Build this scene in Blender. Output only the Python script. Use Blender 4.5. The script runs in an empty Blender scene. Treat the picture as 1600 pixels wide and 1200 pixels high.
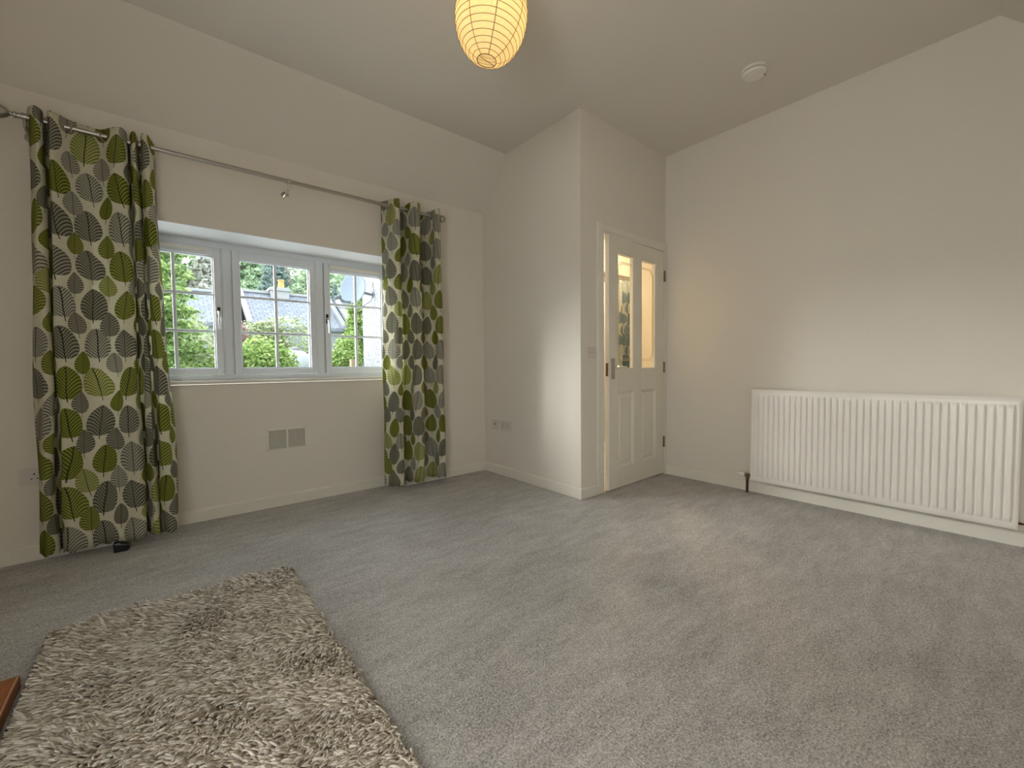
import bpy, bmesh, math, random
import numpy as np
from mathutils import Vector, Matrix
S = bpy.context.scene
COL = S.collection
PI = math.pi
rnd = random.Random(7)

# ------------------------------------------------------------ camera, world, lights, exposure
f_px, yaw, pitch, roll = 659.7655, 0.6908, -0.0417, -0.0101
fw = Vector((math.sin(yaw)*math.cos(pitch), math.cos(yaw)*math.cos(pitch), math.sin(pitch)))
rt = Vector((math.cos(yaw), -math.sin(yaw), 0)); up = rt.cross(fw)
rt, up = rt*math.cos(roll)+up*math.sin(roll), -rt*math.sin(roll)+up*math.cos(roll)
cam = bpy.data.cameras.new('camera'); co = bpy.data.objects.new('camera', cam); COL.objects.link(co)
m = Matrix((rt, up, -fw)).transposed().to_4x4(); m.translation = Vector((0, 0, .98))
co.matrix_world = m
cam.sensor_width = 36; cam.lens = f_px/1600*36; cam.clip_start = .02; cam.clip_end = 500
S.camera = co
vs = S.view_settings
S.display_settings.display_device = 'sRGB'
vs.view_transform = 'Standard'; vs.look = 'None'; vs.gamma = 1; vs.use_curve_mapping = False
vs.exposure = 0.32
w = bpy.data.worlds.new('sky'); S.world = w; w.use_nodes = True
bg = w.node_tree.nodes['Background']; bg.inputs[0].default_value = (.80, .90, 1.0, 1); bg.inputs[1].default_value = 5.0

def light(name, typ, loc, rot, energy, color, **k):
    l = bpy.data.lights.new(name, typ); l.energy = energy; l.color = color
    for a, b in k.items(): setattr(l, a, b)
    o = bpy.data.objects.new(name, l); o.location = loc; o.rotation_euler = rot; COL.objects.link(o); return o
# added fill lamp outside a made-up opening in the west wall, beside the camera
light('west_fill_light', 'AREA', (-1.25, .14, 1.25), (0, -PI/2, 0), 20, (1.0, .88, .74), shape='RECTANGLE', size=1.7, size_y=.7)
# hazy low daylight coming over the garden (broad soft sun)
sd = Vector((1.4, -1.4, -.60)).normalized()
sun = light('hazy_sun', 'SUN', (0, 12, 8), (0, 0, 0), 9.0, (1.0, .98, .95), angle=math.radians(30))
sun.rotation_euler = sd.to_track_quat('-Z', 'Y').to_euler()
# the warm bulb in the hall behind the glazed door
light('hall_bulb', 'POINT', (3.9, 2.75, 2.25), (0, 0, 0), 52, (1, .80, .52), shadow_soft_size=.08)
# the bulb inside the paper lantern
LANT = Vector((1.145, 1.5, 2.490))
light('lantern_bulb', 'POINT', LANT, (0, 0, 0), 1.0, (1.0, .70, .28), shadow_soft_size=.035)

# ------------------------------------------------------------ material helpers
def newmat(name):
    mt = bpy.data.materials.new(name); mt.use_nodes = True
    nt = mt.node_tree; nt.nodes.clear()
    out = nt.nodes.new('ShaderNodeOutputMaterial')
    return mt, nt, out
class N:
    """tiny expression wrapper for math nodes"""
    def __init__(s, nt, sock): s.nt, s.s = nt, sock
    def _m(s, op, *a, clamp=False):
        n = s.nt.nodes.new('ShaderNodeMath'); n.operation = op; n.use_clamp = clamp
        for i, v in enumerate((s,)+a):
            if isinstance(v, N): s.nt.links.new(v.s, n.inputs[i])
            else: n.inputs[i].default_value = v
        return N(s.nt, n.outputs[0])
    def __add__(s, o): return s._m('ADD', o)
    def __sub__(s, o): return s._m('SUBTRACT', o)
    def __mul__(s, o): return s._m('MULTIPLY', o)
    def __truediv__(s, o): return s._m('DIVIDE', o)
    def pow(s, o): return s._m('POWER', o)
    def abs(s): return s._m('ABSOLUTE')
    def floor(s): return s._m('FLOOR')
    def fract(s): return s._m('FRACT')
    def lt(s, o): return s._m('LESS_THAN', o)
    def gt(s, o): return s._m('GREATER_THAN', o)
    def max(s, o): return s._m('MAXIMUM', o)
    def min(s, o): return s._m('MINIMUM', o)
    def sin(s): return s._m('SINE')
def noise(nt, scale, detail=2, rough=.5, vec=None, coord='Object'):
    tc = nt.nodes.new('ShaderNodeTexCoord'); n = nt.nodes.new('ShaderNodeTexNoise')
    n.inputs['Scale'].default_value = scale; n.inputs['Detail'].default_value = detail; n.inputs['Roughness'].default_value = rough
    if vec is not None:
        mp = nt.nodes.new('ShaderNodeMapping'); mp.inputs['Scale'].default_value = vec
        nt.links.new(tc.outputs[coord], mp.inputs[0]); nt.links.new(mp.outputs[0], n.inputs[0])
    else: nt.links.new(tc.outputs[coord], n.inputs[0])
    return N(nt, n.outputs[0])
def ramp(nt, fac, stops, const=False):
    r = nt.nodes.new('ShaderNodeValToRGB'); r.color_ramp.interpolation = 'CONSTANT' if const else 'LINEAR'
    e = r.color_ramp.elements
    while len(e) < len(stops): e.new(.5)
    for i, (p, c) in enumerate(stops): e[i].position = p; e[i].color = (*c, 1)
    nt.links.new(fac.s, r.inputs[0]); return r.outputs[0]
def mixc(nt, fac, a, b):
    n = nt.nodes.new('ShaderNodeMix'); n.data_type = 'RGBA'
    for i, v in ((0, fac), (6, a), (7, b)):
        if isinstance(v, N): v = v.s
        if hasattr(v, 'links'): nt.links.new(v, n.inputs[i])
        elif isinstance(v, tuple): n.inputs[i].default_value = (*v, 1)
        else: n.inputs[i].default_value = v
    return n.outputs[2]
def bump(nt, h, strength, dist):
    b = nt.nodes.new('ShaderNodeBump'); b.inputs['Strength'].default_value = strength; b.inputs['Distance'].default_value = dist
    nt.links.new(h.s if isinstance(h, N) else h, b.inputs['Height']); return b.outputs[0]
def pbr(name, c, rough=.6, metal=0, c2=None, nscale=8, bs=0, bscale=200, bdist=.001, spec=.4, detail=3, vec=None):
    mt, nt, out = newmat(name); p = nt.nodes.new('ShaderNodeBsdfPrincipled')
    nt.links.new(p.outputs[0], out.inputs[0])
    p.inputs['Roughness'].default_value = rough; p.inputs['Metallic'].default_value = metal
    p.inputs['Specular IOR Level'].default_value = spec
    n = noise(nt, nscale, detail, .55, vec)
    c2 = c2 or tuple(x*.94 for x in c)
    nt.links.new(ramp(nt, n, [(.3, c2), (.7, c)]), p.inputs['Base Color'])
    if bs: nt.links.new(bump(nt, noise(nt, bscale, 2), bs, bdist), p.inputs['Normal'])
    return mt
M = {}
M['wall'] = pbr('warm_white_emulsion', (.80, .75, .665), .85, c2=(.785, .735, .65), nscale=1.2, bs=.25, bscale=90, bdist=.0008, spec=.2)
M['ceil'] = pbr('ceiling_emulsion', (.76, .71, .635), .9, c2=(.745, .695, .62), nscale=1.0, bs=.25, bscale=70, bdist=.0008, spec=.15)
M['gloss'] = pbr('satin_white_woodwork', (.83, .795, .70), .35, nscale=3, spec=.4)
M['door'] = pbr('satin_cream_door_paint', (.83, .79, .68), .38, nscale=3, bs=.15, bscale=30, bdist=.0006)
M['upvc'] = pbr('white_upvc', (.80, .85, .90), .28, nscale=2, spec=.45)
M['reveal'] = pbr('white_reveal_paint', (.86, .88, .89), .6, nscale=2)
M['rad'] = pbr('white_radiator_enamel', (.86, .83, .76), .3, nscale=3, spec=.5)
M['plastic'] = pbr('white_moulded_plastic', (.84, .80, .72), .4, nscale=4)
M['plastic_old'] = pbr('off_white_switch_plastic', (.72, .66, .60), .4, nscale=4)
M['steel'] = pbr('brushed_steel', (.46, .44, .40), .33, 1, nscale=30)
M['chrome'] = pbr('chrome', (.75, .75, .73), .14, 1)
M['brass'] = pbr('aged_hinge_metal', (.20, .16, .10), .4, 1)
M['copper'] = pbr('dark_copper_pipe', (.10, .045, .028), .4, .8)
M['dark'] = pbr('dark_void', (.03, .028, .022), .7)
M['grey_slot'] = pbr('grey_slot', (.11, .10, .08), .7)
M['black'] = pbr('glossy_black_plastic', (.008, .009, .014), .22, spec=.6)
M['wood'] = pbr('red_brown_stained_wood', (.40, .135, .035), .38, c2=(.20, .06, .015), nscale=9, vec=(9, 1.2, 9), detail=5, spec=.5)
M['roughcast'] = pbr('white_roughcast', (.36, .365, .37), .9, c2=(.10, .105, .11), nscale=26, bs=.9, bscale=40, bdist=.03)
M['harl'] = pbr('white_cottage_wall', (.34, .34, .33), .9, nscale=2)
M['dish'] = pbr('pale_grey_dish_paint', (.17, .20, .24), .45, nscale=4)
M['dishdark'] = pbr('dark_grey_bracket', (.12, .13, .14), .5)
M['stone'] = pbr('pale_ridge_stone', (.25, .245, .235), .8, nscale=5)
M['pot'] = pbr('yellow_clay_pot', (.36, .23, .07), .7)
M['winglass'] = pbr('dark_far_glass', (.16, .18, .18), .2)
M['greenlab'] = pbr('green_panel', (.04, .20, .10), .5)
M['white_tank'] = pbr('white_tank_plastic', (.36, .37, .37), .5)
M['post'] = pbr('pale_timber', (.28, .21, .13), .8)
M['grass'] = pbr('lawn', (.09, .17, .04), .9, c2=(.06, .12, .025), nscale=6)
M['bark'] = pbr('bark', (.16, .12, .08), .9)

def glass():
    mt, nt, out = newmat('clear_glass')
    t = nt.nodes.new('ShaderNodeBsdfTransparent'); t.inputs[0].default_value = (.975, .985, .98, 1)
    g = nt.nodes.new('ShaderNodeBsdfGlossy'); g.inputs['Roughness'].default_value = .02
    fr = nt.nodes.new('ShaderNodeFresnel'); fr.inputs[0].default_value = 1.35
    mx = nt.nodes.new('ShaderNodeMixShader')
    gm = nt.nodes.new('ShaderNodeNewGeometry'); k = (N(nt, gm.outputs['Backfacing'])*-1+1)*N(nt, fr.outputs[0])
    nt.links.new(k.s, mx.inputs[0]); nt.links.new(t.outputs[0], mx.inputs[1]); nt.links.new(g.outputs[0], mx.inputs[2])
    nt.links.new(mx.outputs[0], out.inputs[0]); return mt
M['glass'] = glass()
M['etch'] = pbr('etched_line', (.50, .42, .28), .6)

def carpet():
    mt, nt, out = newmat('grey_twist_carpet'); p = nt.nodes.new('ShaderNodeBsdfPrincipled')
    nt.links.new(p.outputs[0], out.inputs[0]); p.inputs['Roughness'].default_value = .95; p.inputs['Specular IOR Level'].default_value = .05
    fine = noise(nt, 155, 3, .8); mid = noise(nt, 45, 3, .6); big = noise(nt, 1.6, 3, .6); brush = noise(nt, 5, 3, .6, (1, 3.2, 1))
    f = fine*.62 + mid*.14 + big*.12 + brush*.12
    nt.links.new(ramp(nt, f, [(.38, (.20, .186, .172)), (.50, (.52, .495, .465)), (.60, (.80, .775, .745))]), p.inputs['Base Color'])
    nt.links.new(bump(nt, fine+mid*.6, .8, .006), p.inputs['Normal'])
    p.inputs['Sheen Weight'].default_value = .15
    return mt
M['carpet'] = carpet()

def rugmat():
    mt, nt, out = newmat('beige_shag_pile'); d = nt.nodes.new('ShaderNodeBsdfPrincipled')
    d.inputs['Roughness'].default_value = .6; d.inputs['Specular IOR Level'].default_value = .3
    g = nt.nodes.new('ShaderNodeNewGeometry'); r = N(nt, g.outputs['Random Per Island'])
    c = ramp(nt, r, [(0, (.34, .28, .20)), (.30, (.56, .49, .39)), (.75, (.76, .69, .59)), (1, (.92, .87, .79))])
    nt.links.new(c, d.inputs['Base Color'])
    nt.links.new(d.outputs[0], out.inputs[0]); return mt
M['rug'] = rugmat()
M['rugback'] = pbr('rug_backing', (.30, .25, .18), .9)

def leafmat(name, a, b, trans=.35):
    a = tuple(x*.50 for x in a); b = tuple(x*.62 for x in b)
    mt, nt, out = newmat(name); g = nt.nodes.new('ShaderNodeNewGeometry'); r = N(nt, g.outputs['Random Per Island'])
    c = ramp(nt, r, [(0, a), (1, b)])
    d = nt.nodes.new('ShaderNodeBsdfDiffuse'); t = nt.nodes.new('ShaderNodeBsdfTranslucent'); mx = nt.nodes.new('ShaderNodeMixShader')
    mx.inputs[0].default_value = trans
    nt.links.new(c, d.inputs[0]); nt.links.new(c, t.inputs[0]); nt.links.new(d.outputs[0], mx.inputs[1]); nt.links.new(t.outputs[0], mx.inputs[2])
    nt.links.new(mx.outputs[0], out.inputs[0]); return mt
M['leaf_conifer'] = leafmat('bright_conifer_leaf', (.12, .26, .06), (.70, .88, .36))
M['leaf_bush'] = leafmat('bright_bush_leaf', (.14, .28, .05), (.72, .90, .34))
M['leaf_pale'] = leafmat('pale_yellow_green_leaf', (.24, .32, .12), (.90, .92, .60))
M['leaf_red'] = leafmat('dull_red_leaf', (.34, .16, .17), (.66, .46, .42))
M['leaf_hill'] = leafmat('hill_tree_leaf', (.26, .42, .22), (.78, .92, .58))
M['leaf_hill2'] = leafmat('bluish_fir_leaf', (.30, .42, .36), (.55, .66, .58))
M['leaf_larch'] = leafmat('pale_larch_leaf', (.50, .52, .40), (.85, .82, .72))

def slate():
    mt, nt, out = newmat('grey_slates'); p = nt.nodes.new('ShaderNodeBsdfPrincipled'); nt.links.new(p.outputs[0], out.inputs[0])
    uv = nt.nodes.new('ShaderNodeTexCoord'); b = nt.nodes.new('ShaderNodeTexBrick')
    b.inputs['Scale'].default_value = 1; b.inputs['Brick Width'].default_value = .30; b.inputs['Row Height'].default_value = .22; b.inputs['Mortar Size'].default_value = .02
    b.inputs['Color1'].default_value = (.105, .112, .128, 1); b.inputs['Color2'].default_value = (.15, .16, .18, 1); b.inputs['Mortar'].default_value = (.06, .065, .075, 1)
    nt.links.new(uv.outputs['UV'], b.inputs[0]); nt.links.new(b.outputs[0], p.inputs['Base Color']); p.inputs['Roughness'].default_value = .6
    return mt
M['slate'] = slate()

def fabric(name, base, lines, fills, PU=.15, PV=.205, scale=1.0, trans=.44):
    """linen printed with veined leaves; UV are metres of cloth"""
    mt, nt, out = newmat(name)
    uvn = nt.nodes.new('ShaderNodeTexCoord'); sep = nt.nodes.new('ShaderNodeSeparateXYZ'); nt.links.new(uvn.outputs['UV'], sep.inputs[0])
    U, V = N(nt, sep.outputs[0]), N(nt, sep.outputs[1])
    col = base; weave = noise(nt, 1, 2, .6, (60, 500, 1), 'UV')*.5 + noise(nt, 1, 2, .6, (500, 60, 1), 'UV')*.5
    col = ramp(nt, weave, [(.3, tuple(x*.80 for x in base)), (.65, base)])
    for k, (ou, ov, smin, smax) in enumerate(((0, 0, .93, 1.08), (.5, .5, .66, .82))):
        cu = U/PU + ou; cv = V/PV + ov
        iu, iv = cu.floor(), cv.floor()
        cmb = nt.nodes.new('ShaderNodeCombineXYZ'); nt.links.new((iu+k*37.3).s, cmb.inputs[0]); nt.links.new((iv*1.7+.3).s, cmb.inputs[1])
        wn = nt.nodes.new('ShaderNodeTexWhiteNoise'); wn.noise_dimensions = '2D'; nt.links.new(cmb.outputs[0], wn.inputs[0])
        sp = nt.nodes.new('ShaderNodeSeparateXYZ'); nt.links.new(wn.outputs['Color'], sp.inputs[0])
        r1, r2, r3 = (N(nt, sp.outputs[i]) for i in range(3))
        sz = (r1*(smax-smin) + smin)*scale
        x = ((cu.fract() - .5)*PU + (r2-.5)*.022)/sz
        y = ((cv.fract() - .5)*PV + .006)/sz
        x = x + (r3-.5)*y*.35                       # leaves lean a little
        t = (y + .076)/.158                          # 0 at the base, 1 at the tip
        tc = t.max(.0001).min(.9999)
        hw = tc.pow(.46)*((tc*-1+1).pow(.72))*.132*(r3*.25+.88)
        ax = x.abs()
        inside = ax.lt(hw)*t.gt(0)*t.lt(1)
        ph = (t*9.3 - (ax*62).pow(1.0)*1.9 + (ax*46).pow(2)*.55).fract()
        stripe = ph.lt(.46)*inside
        rib = (x + (t*7).sin()*.0012).abs().lt(.0019)*t.gt(-.2)*t.lt(.97)
        n = len(lines)
        lc = ramp(nt, r2, [(i/n, c) for i, c in enumerate(lines)], True)
        fc = ramp(nt, r2, [(i/n, c) for i, c in enumerate(fills)], True)
        col = mixc(nt, inside, col, fc); col = mixc(nt, stripe*.85, col, lc); col = mixc(nt, rib*.92, col, lines[-1])
    d = nt.nodes.new('ShaderNodeBsdfDiffuse'); tr = nt.nodes.new('ShaderNodeBsdfTranslucent'); mx = nt.nodes.new('ShaderNodeMixShader')
    mx.inputs[0].default_value = trans
    bn = bump(nt, weave, .3, .001)
    for q in (d, tr): nt.links.new(col, q.inputs[0]); nt.links.new(bn, q.inputs['Normal'])
    nt.links.new(d.outputs[0], mx.inputs[1]); nt.links.new(tr.outputs[0], mx.inputs[2]); nt.links.new(mx.outputs[0], out.inputs[0])
    return mt
G1, G2, L1, K1, K2 = (.075, .09, .01), (.10, .12, .015), (.22, .26, .04), (.06, .06, .04), (.12, .125, .09)
M['curtain'] = fabric('leaf_print_linen', (.95, .915, .75), [G1, K2, G2, K1, L1, K2, K1], [(.40, .43, .10), (.66, .64, .53), (.46, .48, .14), (.44, .43, .33), (.64, .64, .30), (.70, .67, .56), (.50, .48, .38)])
M['hall_curtain'] = fabric('blue_grey_leaf_fabric', (.22, .21, .165), [(.04, .06, .07)]*3, [(.06, .085, .10), (.085, .11, .12), (.26, .27, .24)], PU=.17, PV=.26, scale=1.2, trans=.1)

# ------------------------------------------------------------ mesh helpers
class MB:
    def __init__(s): s.v, s.f = [], []
    def add(s, v, f):
        o = len(s.v); s.v += [tuple(p) for p in v]; s.f += [tuple(i+o for i in q) for q in f]; return s
    def box(s, x0, y0, z0, x1, y1, z1):
        return s.add([(x0,y0,z0),(x1,y0,z0),(x1,y1,z0),(x0,y1,z0),(x0,y0,z1),(x1,y0,z1),(x1,y1,z1),(x0,y1,z1)],
                     [(0,3,2,1),(4,5,6,7),(0,1,5,4),(1,2,6,5),(2,3,7,6),(3,0,4,7)])
    def tube(s, pts, r, n=10, caps=True):
        pts = [Vector(p) for p in pts]; rs = r if isinstance(r, (list, tuple)) else [r]*len(pts)
        rings = []; prev = None
        for i, p in enumerate(pts):
            t = (pts[min(i+1, len(pts)-1)] - pts[max(i-1, 0)]).normalized()
            if prev is None: a = t.orthogonal().normalized()
            else: a = (prev - t*prev.dot(t)).normalized()
            prev = a; b = t.cross(a)
            rings.append([p + (a*math.cos(2*PI*k/n) + b*math.sin(2*PI*k/n))*rs[i] for k in range(n)])
        v = [q for rr in rings for q in rr]; f = []
        for i in range(len(pts)-1):
            for k in range(n): f.append((i*n+k, i*n+(k+1) % n, (i+1)*n+(k+1) % n, (i+1)*n+k))
        if caps: f.append(tuple(range(n-1, -1, -1))); f.append(tuple((len(pts)-1)*n+k for k in range(n)))
        return s.add(v, f)
    def lathe(s, prof, c=(0,0,0), axis='Z', n=24):
        """prof = [(radius, height)...] around an axis through c"""
        c = Vector(c); v = []; f = []
        for r, h in prof:
            for k in range(n):
                a = 2*PI*k/n; x, y = r*math.cos(a), r*math.sin(a)
                v.append(c + Vector({'Z': (x, y, h), 'Y': (x, h, y), 'X': (h, x, y)}[axis]))
        for i in range(len(prof)-1):
            for k in range(n): f.append((i*n+k, i*n+(k+1) % n, (i+1)*n+(k+1) % n, (i+1)*n+k))
        if prof[0][0] > 1e-6: f.append(tuple(range(n-1, -1, -1)))
        if prof[-1][0] > 1e-6: f.append(tuple((len(prof)-1)*n+k for k in range(n)))
        return s.add(v, f)
    def prism(s, poly, a0, a1, axis='X'):
        """extrude a 2D polygon along an axis; poly coords are the other two axes in order"""
        n = len(poly); v = []
        for a in (a0, a1):
            for p, q in poly: v.append({'X': (a, p, q), 'Y': (p, a, q), 'Z': (p, q, a)}[axis])
        f = [tuple(range(n)), tuple(range(2*n-1, n-1, -1))]
        for i in range(n): f.append((i, i+n, (i+1) % n + n, (i+1) % n))
        return s.add(v, f)
    def build(s, name, mat, parent=None, bevel=0, smooth=False, seg=2):
        me = bpy.data.meshes.new(name); me.from_pydata(s.v, [], s.f); me.validate()
        bm = bmesh.new(); bm.from_mesh(me); bmesh.ops.recalc_face_normals(bm, faces=bm.faces)
        if bevel: bmesh.ops.bevel(bm, geom=bm.edges[:], offset=bevel, segments=seg, affect='EDGES', profile=.6, clamp_overlap=True)
        if smooth:
            for fa in bm.faces: fa.smooth = True
        bm.to_mesh(me); bm.free()
        if smooth: me.set_sharp_from_angle(angle=math.radians(35))
        me.materials.append(M[mat] if isinstance(mat, str) else mat)
        o = bpy.data.objects.new(name, me); COL.objects.link(o)
        if parent is not None: o.parent = parent
        return o
def tag(o, label=None, cat=None, group=None, kind=None):
    if label: o['label'] = label
    if cat: o['category'] = cat
    if group: o['group'] = group
    if kind: o['kind'] = kind
    return o
def empty(name, loc=(0,0,0), **k):
    o = bpy.data.objects.new(name, None); o.empty_display_size = .1; COL.objects.link(o); o.location = loc; return tag(o, **k)
def rel(mb, loc):   # shift mesh coords so a parent at loc carries it
    L = Vector(loc); mb.v = [tuple(Vector(p)-L) for p in mb.v]; return mb
def box(*a): return MB().box(*a)
def npmesh(name, v, f, mat, parent=None, smooth=False):
    """v (n,3), f (m,k) arrays"""
    me = bpy.data.meshes.new(name); me.vertices.add(len(v)); me.vertices.foreach_set('co', v.astype(np.float32).ravel())
    k = f.shape[1]; me.loops.add(f.size); me.loops.foreach_set('vertex_index', f.astype(np.int32).ravel())
    me.polygons.add(len(f)); me.polygons.foreach_set('loop_start', (np.arange(len(f))*k).astype(np.int32))
    me.update(calc_edges=True)
    if smooth: me.polygons.foreach_set('use_smooth', np.ones(len(f), bool))
    me.materials.append(M[mat]); o = bpy.data.objects.new(name, me); COL.objects.link(o)
    if parent is not None: o.parent = parent
    return o

# ------------------------------------------------------------ room shell (metres; x along the window wall, y towards it)
Yw, Xs, Yd, Xr, H, Yt, Zs, Xl, Yb, Yt2 = 3.251, 2.346, 2.051, 3.48, 2.81, 2.89, 2.40, -.86, -.236, .124
RX0, RX1, RD, SILL, HEAD, YO = -.24, 1.53, .12, .885, 1.86, 3.66
def struct(o): o['kind'] = 'structure'; return o
struct(box(Xl-.3, Yb-.35, -.1, 5.9, YO, 0).build('floor', 'carpet'))
struct(MB().prism([(Yb-.1, Zs-.115), (Yb, Zs), (Yt2, H), (Yt, H), (Yw, Zs), (Yw+.12, Zs-.14), (Yw+.12, H+.15), (Yb-.1, H+.15)], Xl-.1, Xr+.1).build('ceiling', 'ceil'))
# window wall: thin front layer with the full-height recess, then the outer layer with the window opening
mb = MB()
mb.box(Xl-.1, Yw, 0, RX0, Yw+RD, Zs+.2).box(RX1, Yw, 0, Xs+.1, Yw+RD, Zs+.2).box(RX0, Yw, HEAD, RX1, Yw+RD, Zs+.2)
mb.box(Xl-.1, Yw+RD, 0, RX0, YO, Zs+.2).box(RX1, Yw+RD, 0, Xs+.1, YO, Zs+.2).box(RX0, Yw+RD, HEAD, RX1, YO, Zs+.2).box(RX0, Yw+RD, 0, RX1, YO, SILL-.005)
wn = struct(mb.build('wall_north', 'wall'))
struct(MB().prism([(Yw, HEAD-.004), (3.459, HEAD-.030), (3.459, HEAD), (Yw, HEAD)], RX0, RX1).build('trim_1', 'reveal'))          # painted soffit of the recess
struct(box(Xs, Yd, 0, Xs+.1, Yw, H+.1).build('wall_inner_side', 'wall'))
DX0, DX1, DZ = 2.583, 3.455, 1.995
struct(MB().box(Xs+.1, Yd, 0, DX0, Yd+.1, H+.1).box(DX0, Yd, DZ, DX1, Yd+.1, H+.1).box(DX1, Yd, 0, Xr, Yd+.1, H+.1).build('wall_inner_end', 'wall'))
struct(box(Xr, Yb-.1, 0, Xr+.1, Yd+.1, H+.1).build('wall_east', 'wall'))
WY0, WY1 = -.18, .46  # opening added in the unseen west wall for the fill lamp
struct(MB().box(Xl-.1, Yb-.1, 0, Xl, WY0, H+.1).box(Xl-.1, WY1, 0, Xl, Yw, H+.1).box(Xl-.1, WY0, 2.08, Xl, WY1, H+.1).build('wall_west', 'wall'))
struct(box(Xl, Yb-.1, 0, Xr, Yb, H+.1).build('wall_south', 'wall'))
# hall behind the door
struct(MB().box(Xs+.1, YO-.21, 0, 5.8, YO-.11, 2.6).box(5.7, Yd+.1, 0, 5.8, YO-.11, 2.6).box(Xr+.1, Yd, 0, 5.8, Yd+.1, 2.6).box(Xs+.1, Yd+.1, 0, Xs+.16, YO-.21, 2.6).build('wall_hall', 'wall'))
struct(box(Xs+.1, Yd+.1, 2.5, 5.8, YO-.11, 2.6).build('ceiling_hall', 'ceil'))
# skirting boards
BH, BT = .080, .017
def skirt(name, pts):
    mbs = MB()
    for (x0, y0, x1, y1, nx, ny) in pts:
        d = Vector((x1-x0, y1-y0, 0)); n = Vector((nx, ny, 0)); a = Vector((x0, y0, 0)); v = []
        for P in (a, a+d):
            for (o, z) in ((0, 0), (BT, 0), (BT, BH-.010), (BT-.007, BH-.002), (BT-.011, BH), (0, BH)): v.append(P+n*o+Vector((0, 0, z)))
        mbs.add(v, [(0,1,2,3,4,5), (11,10,9,8,7,6)]+[(i, i+6, (i+1) % 6+6, (i+1) % 6) for i in range(6)])
    return struct(mbs.build(name, 'gloss'))
skirt('baseboard_north', [(Xl, Yw, RX0, Yw, 0, -1), (RX0, Yw+RD, RX1, Yw+RD, 0, -1), (RX1, Yw, Xs, Yw, 0, -1), (RX0, Yw, RX0, Yw+RD, 1, 0), (RX1, Yw, RX1, Yw+RD, -1, 0)])
skirt('baseboard_inner_side', [(Xs, Yd-BT, Xs, Yw, -1, 0)])
skirt('baseboard_inner_end', [(Xs, Yd, DX0-.062, Yd, 0, -1)])
skirt('baseboard_east', [(Xr, Yb, Xr, Yd-.02, -1, 0)])
skirt('baseboard_west', [(Xl, 2.2, Xl, Yw, 1, 0)])

# ------------------------------------------------------------ door_1: glazed panel door, slightly ajar, with its architrave
ar = MB()
def arch_piece(mbx, x0, x1, z0, z1): mbx.box(x0, Yd-.018, z0, x1, Yd, z1)
A = MB(); arch_piece(A, DX0-.062, DX0-.004, 0, DZ+.052); arch_piece(A, DX1+.004, Xr-.001, 0, DZ+.052); arch_piece(A, DX0-.004, DX1+.004, DZ-.002, DZ+.052)
struct(A.build('trim_2', 'gloss', bevel=.005))
J = MB().box(DX0-.005, Yd-.016, .0, DX0+.014, Yd+.10, DZ).box(DX1-.018, Yd-.016, 0, DX1+.005, Yd+.10, DZ).box(DX0+.018, Yd-.016, DZ-.018, DX1-.018, Yd+.10, DZ)
J.box(DX0+.014, Yd+.012, 0, DX0+.030, Yd+.04, DZ-.018).box(DX0+.014, Yd+.040, 0, DX0+.062, Yd+.07, DZ-.018)
struct(J.build('trim_3', 'gloss', bevel=.002))
DW, DH, DT = .806, 1.958, .038
door = empty('door_1', (DX1-.022, Yd-.014, .012)); door['kind'] = 'structure'
door.rotation_euler = (0, 0, math.radians(1.7))
# local frame: x runs 0 (hinge) to -DW (latch), y 0..DT backwards
def dp(name, x0, z0, x1, z1, y0=0, y1=DT, mat='door', bevel=.0015, parent=door): return MB().box(-DW+x0, y0, z0, -DW+x1, y1, z1).build(name, mat, parent, bevel=bevel)
gx = [(.113, .338), (.451, .677)]
dp('stile', 0, 0, .113, DH); dp('stile', .677, 0, DW, DH)
dp('muntin', .338, .158, .451, DH-.116); dp('top_rail', .113, DH-.116, .677, DH); dp('bottom_rail', .113, 0, .677, .158)
dp('lock_rail', .113, .762, .338, .936); dp('lock_rail', .451, .762, .677, .936)
for x0, x1 in gx:
    # raised lower panel: sunk field, ovolo moulding, fielded centre
    p = MB(); p.box(-DW+x0, .014, .158, -DW+x1, .026, .762)
    a, b, c_, d = -DW+x0, .158, -DW+x1, .762
    v = [(a, .002, b), (c_, .002, b), (c_, .002, d), (a, .002, d), (a+.022, .014, b+.022), (c_-.022, .014, b+.022), (c_-.022, .014, d-.022), (a+.022, .014, d-.022),
         (a+.045, .006, b+.045), (c_-.045, .006, b+.045), (c_-.045, .006, d-.045), (a+.045, .006, d-.045)]
    p.add(v, [(0,1,5,4),(1,2,6,5),(2,3,7,6),(3,0,4,7),(4,5,9,8),(5,6,10,9),(6,7,11,10),(7,4,8,11),(8,9,10,11)])
    p.build('panel', 'door', door)
    bead = MB(); t = .010
    for q in ((x0, .936, x0+t, DH-.116), (x1-t, .936, x1, DH-.116), (x0+t, .936, x1-t, .936+t), (x0+t, DH-.116-t, x1-t, DH-.116)): bead.box(-DW+q[0], .004, q[1], -DW+q[2], .034, q[3])
    bead.build('glazing_bead', 'door', door, bevel=.003)
    pane = dp('pane', x0+.006, .94, x1-.006, DH-.121, .017, .021, 'glass', 0)
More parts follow.
